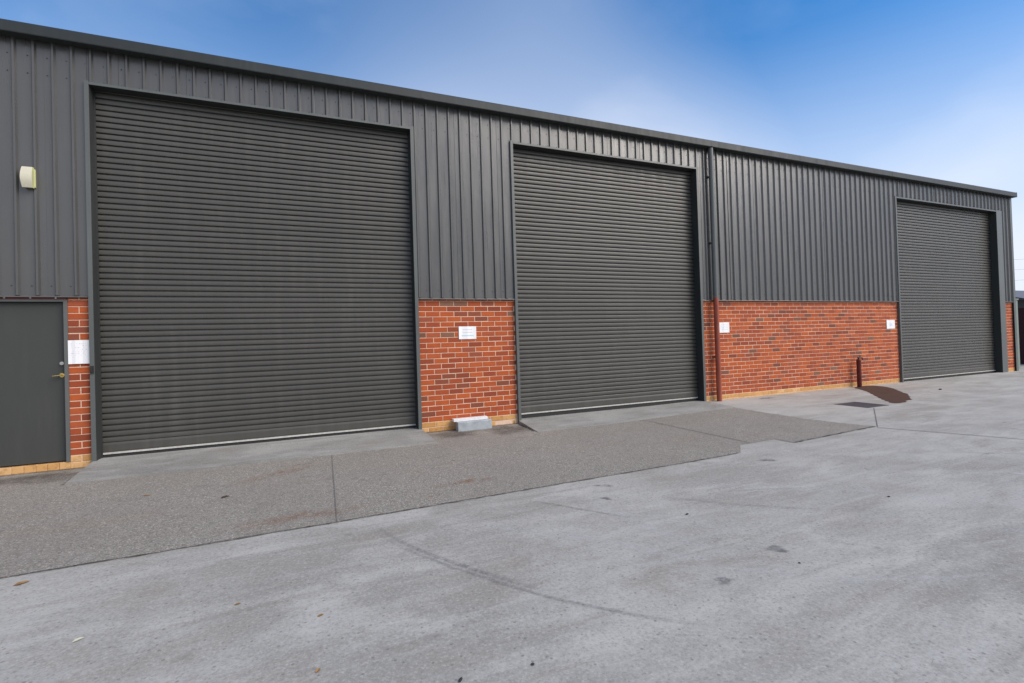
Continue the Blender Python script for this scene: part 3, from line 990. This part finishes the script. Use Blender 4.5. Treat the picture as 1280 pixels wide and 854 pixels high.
# ------------------------------------------------------------------ paper notices
def notice(label, xc, zc, w, h, y, rows, tints, cover, tilt):
    k = paper_mat('notice_paper', rows, tints, w, h, cover)
    b = MB()
    nx = 6
    V, F = [], []
    for j in range(nx+1):
        x = -w/2+w*j/nx
        yy = -0.0035*math.cos(j*1.9+xc)-0.004
        V += [(x, yy, -h/2), (x, yy, h/2), (x, 0.0015, -h/2), (x, 0.0015, h/2)]
    for j in range(nx):
        a = j*4; c = a+4
        F += [(a, c, c+1, a+1), (a+2, a+3, c+3, c+2), (a, a+2, c+2, c), (a+1, c+1, c+3, a+3)]
    F += [(0, 1, 3, 2), (nx*4, nx*4+2, nx*4+3, nx*4+1)]
    o = mesh_obj('paper_notice', V, F, k)
    o.location = (xc, y, zc); o.rotation_euler = (0, tilt, 0)
    return tag(o, label, 'notice')
G1, G2, B1 = (0.62, 0.60, 0.66), (0.58, 0.60, 0.62), (0.42, 0.58, 0.66)
notice('white portrait notice on the narrow brick pier beside the entry door', -4.360, 1.482, 0.222, 0.300, -0.016,
       [(0.105-0.024*i, 0.006, 0.085, 70) for i in range(8)], [B1]+[G2]*3+[G1]*4, 0.42, 0.0)
notice('white notice with three printed lines on the pier between roller doors', 0.815, 1.618, 0.305, 0.214, -0.004,
       [(0.052, 0.010, 0.085, 60), (0.004, 0.010, 0.085, 60), (-0.050, 0.011, 0.105, 60)], [G1, G2, B1], 0.62, 0.004)
notice('white notice on brick right beside the red downpipe', 6.545, 1.605, 0.300, 0.218, -0.004,
       [(0.065-0.036*i, 0.009, 0.10, 60) for i in range(4)], [G1, G2, B1, G2], 0.5, -0.004)
notice('white notice on long brick wall next to the corner roller door', 12.28, 1.590, 0.345, 0.225, -0.004,
       [(0.03, 0.010, 0.09, 60), (-0.02, 0.03, 0.06, 40)], [G2, B1], 0.5, 0.0)

# ------------------------------------------------------------------ concrete block with plank on top
g = MB(); g.box(0.545, 1.13, -0.205, -0.045, 0.0, 0.155)
ob = g.build('galvanised_box', m_galv, bevel=0.006)
tag(ob, 'low grey galvanised box standing on the ground against the brick pier', 'box')
g = MB(); g.box(0.495, 1.085, -0.130, -0.020, 0.1555, 0.203)
tag(g.build('white_board', m_white, bevel=0.005), 'short white board lying on top of the grey box', 'board')

# ------------------------------------------------------------------ standpipe
sp = tag(empty('standpipe', (10.74, -0.13, zg(10.7))), 'dark red standpipe with black tap in front of the long brick wall', 'standpipe')
g = MB(); g.tube((10.74, -0.13, zg(10.7)-0.02), (10.74, -0.13, 0.72), 0.050, 0.050, n=20); g.build('pipe', m_rustpipe, sp, True)
g = MB(); g.tube((10.74, -0.13, 0.72), (10.74, -0.13, 0.75), 0.053, 0.046, n=20); g.build('cap', m_rustpipe, sp, True)
g = MB(); g.tube((10.74, -0.13, 0.75), (10.74, -0.13, 0.80), 0.018, n=12)
g.tube((10.72, -0.13, 0.79), (10.86, -0.14, 0.785), 0.018, 0.016, n=12)
g.tube((10.855, -0.14, 0.79), (10.875, -0.14, 0.735), 0.015, 0.013, n=12)
g.tube((10.80, -0.13, 0.79), (10.80, -0.13, 0.835), 0.010, n=8)
g.box(10.755, 10.845, -0.138, -0.122, 0.832, 0.845)
g.build('tap', m_black, sp)

# ------------------------------------------------------------------ drain grate
zd = zg(7.8)
gr = tag(empty('drain_grate', (7.80, -1.97, zd)), 'square steel drain grate set in the concrete by the rust stain', 'grate')
g = MB()
g.box(7.50, 8.10, -1.70, -1.665, zd-0.03, zd+0.006); g.box(7.50, 8.10, -2.275, -2.24, zd-0.03, zd+0.006)
g.box(7.50, 7.535, -2.24, -1.70, zd-0.03, zd+0.006); g.box(8.065, 8.10, -2.24, -1.70, zd-0.03, zd+0.006)
g.build('frame', m_gratebar, gr)
me = None
for i in range(14):
    y = -2.215+i*0.0375
    if me is None:
        q = MB(); q.box(-0.265, 0.265, -0.007, 0.007, -0.03, 0.0); o = q.build('bar', m_gratebar, gr); me = o.data
        o.location = (7.80, y, zd+0.0062)
    else:
        o = inst('bar', me, gr, (7.80, y, zd+0.0062))
q = MB(); q.box(7.535, 8.065, -2.24, -1.70, zd+0.001, zd+0.002); q.build('pit_shade', m_back, gr)  # flat black sheet painted in for the shade between the bars

# ------------------------------------------------------------------ litter on the ground
def leaf(x, y, size, mat, label, rot, dz=0.006):
    V, F = [], []
    n = 6
    for i in range(n+1):
        t = i/n
        w = math.sin(math.pi*min(1, t*0.97+0.03))**0.8*0.30*(1+0.2*math.sin(i*2.3+x))
        cz = 0.05*math.sin(t*3.1)+0.02
        V += [((t-0.5), -w, cz+0.10*w), ((t-0.5), 0, cz*0.4), ((t-0.5), w*0.85, cz+0.16*w)]
    for i in range(n):
        a = i*3
        F += [(a, a+3, a+4, a+1), (a+1, a+4, a+5, a+2)]
    V = [(a*size, b*size, c*size) for a, b, c in V]
    o = mesh_obj('fallen_leaf', V, F, mat)
    o.location = (x, y, zg(x)+dz); o.rotation_euler = (0, 0, rot)
    return tag(o, label, 'leaf')
leaf(-3.36, -3.77, 0.075, m_leaf, 'largest orange brown dry leaf on concrete close to the aggregate edge', 0.5, 0.001)
leaf(-2.05, -4.67, 0.035, m_leaf, 'tiny pale brown leaf on open concrete beside another brown leaf', 0.2, 0.001)
leaf(-1.62, -5.0, 0.035, m_leaf, 'small rusty brown leaf on the concrete short of the long tyre mark', 0.4, 0.001)
leaf(-1.64, -5.47, 0.032, m_leaf, 'rust coloured scrap of leaf lying far out on the concrete', 1.0, 0.001)
leaf(-2.44, -2.35, 0.085, m_leaf2, 'dark curled leaf lying on the aggregate paving', 0.75, 0.005)
leaf(-0.06, -2.05, 0.045, m_leaf, 'red brown leaf on the aggregate in front of the brick pier', 0.1, 0.005)
leaf(-3.19, -1.90, 0.06, m_leaf, 'flat brown leaf on the aggregate in front of the wide roller door', 0.1, 0.005)
leaf(-2.75, -4.70, 0.05, m_pale, 'pale yellowish scrap of leaf on the concrete', 0.6, 0.001)
leaf(-0.62, -3.30, 0.04, m_leaf, 'small orange leaf at the edge of the aggregate paving', 0.3, 0.005)
def pebble(x, y, r, label, elong=1.0, rot=0.0):
    bm = bmesh.new()
    bmesh.ops.create_icosphere(bm, subdivisions=2, radius=r)
    for v in bm.verts:
        v.co *= random.uniform(0.8, 1.15)
        v.co.x *= elong; v.co.z *= 0.55
    me = bpy.data.meshes.new('pebble'); bm.to_mesh(me); bm.free(); me.materials.append(m_pebble)
    o = bpy.data.objects.new('pebble', me); col.objects.link(o)
    o.location = (x, y, zg(x)+r*0.40); o.rotation_euler = (0, 0, rot)
    return tag(o, label, 'pebble')
pebble(-0.76, -5.84, 0.008, 'small round black pebble on bare concrete')
pebble(-1.08, -5.80, 0.007, 'thin black elongated chip on bare concrete', 2.4, 0.9)
pebble(1.14, -5.69, 0.007, 'dark pebble close to the round oil spot')
pebble(1.13, -4.73, 0.010, 'dark flat pebble on the pale scuffed concrete', 1.6, 0.3)
pebble(11.4, -1.45, 0.03, 'dark lump on the concrete just beyond the rust stain', 1.3, 0.3)
pebble(2.9, -5.2, 0.010, 'little dark stone on open concrete far from the wall', 1.2, 0.3)

# ------------------------------------------------------------------ beyond the corner
ps = tag(empty('gate_post', (19.2, 0.32, 0)), 'pale green square steel post beside the warehouse corner', 'post')
g = MB(); g.box(19.12, 19.28, 0.24, 0.40, 0.0, 2.28); g.build('shaft', m_green, ps, bevel=0.008)
g = MB(); g.box(19.10, 19.30, 0.22, 0.42, 2.28, 2.32); g.build('cap', m_green, ps)
sh = tag(empty('shed', (24.5, 3.5, 0)), 'dark maroon shed with grey roof past the green post', 'shed')
g = MB(); g.box(22.2, 28.2, 0.2, 6.2, 0.0, 2.10); g.build('wall', m_maroon, sh)
g = MB(); g.prism_x([(-0.05, 2.06), (-0.05, 2.12), (3.2, 3.0), (6.45, 2.12), (6.45, 2.06), (3.2, 2.9)], 22.0, 28.4); g.build('roof', m_shedroof, sh)
g = MB(); g.prism_x([(0.2, 2.10), (3.2, 2.9), (6.2, 2.10)], 22.2, 28.2); g.build('gable', m_shedroof, sh)
# overhead wires between two poles
A = Vector((66.0, 18.3, 0)); rr = Vector((0.924, -0.383, 0))
p0, p1 = A-rr*45, A+rr*5
poles = []
for pp, lb in ((p0, 'timber power pole behind the warehouse'), (p1, 'timber power pole beyond the maroon shed')):
    t = tag(empty('power_pole', pp), lb, 'pole')
    g = MB(); g.tube((pp.x, pp.y, -0.1), (pp.x, pp.y, 8.9), 0.16, 0.11, n=12); g.build('shaft', m_pole, t, True)
    q = Vector((0.383, 0.924, 0))
    g = MB()
    for z in (8.4, 7.35, 6.25):
        e0 = pp-q*0.5; e1 = pp+q*0.5
        g.tube((e0.x, e0.y, z), (e1.x, e1.y, z), 0.06, n=8)
    g.build('crossarm', m_pole, t)
for z, nm in ((8.4, 'top'), (7.35, 'middle'), (6.25, 'lowest')):
    g = MB(); N = 20
    for i in range(N):
        a, b = i/N, (i+1)/N
        q0 = p0.lerp(p1, a); q1 = p0.lerp(p1, b)
        g.tube((q0.x, q0.y, z+0.06-1.2*a*(1-a)), (q1.x, q1.y, z+0.06-1.2*b*(1-b)), 0.009, n=5, caps=False)
    tag(g.build('power_line', m_black), nm+' thin overhead power line past the warehouse corner', 'power line')
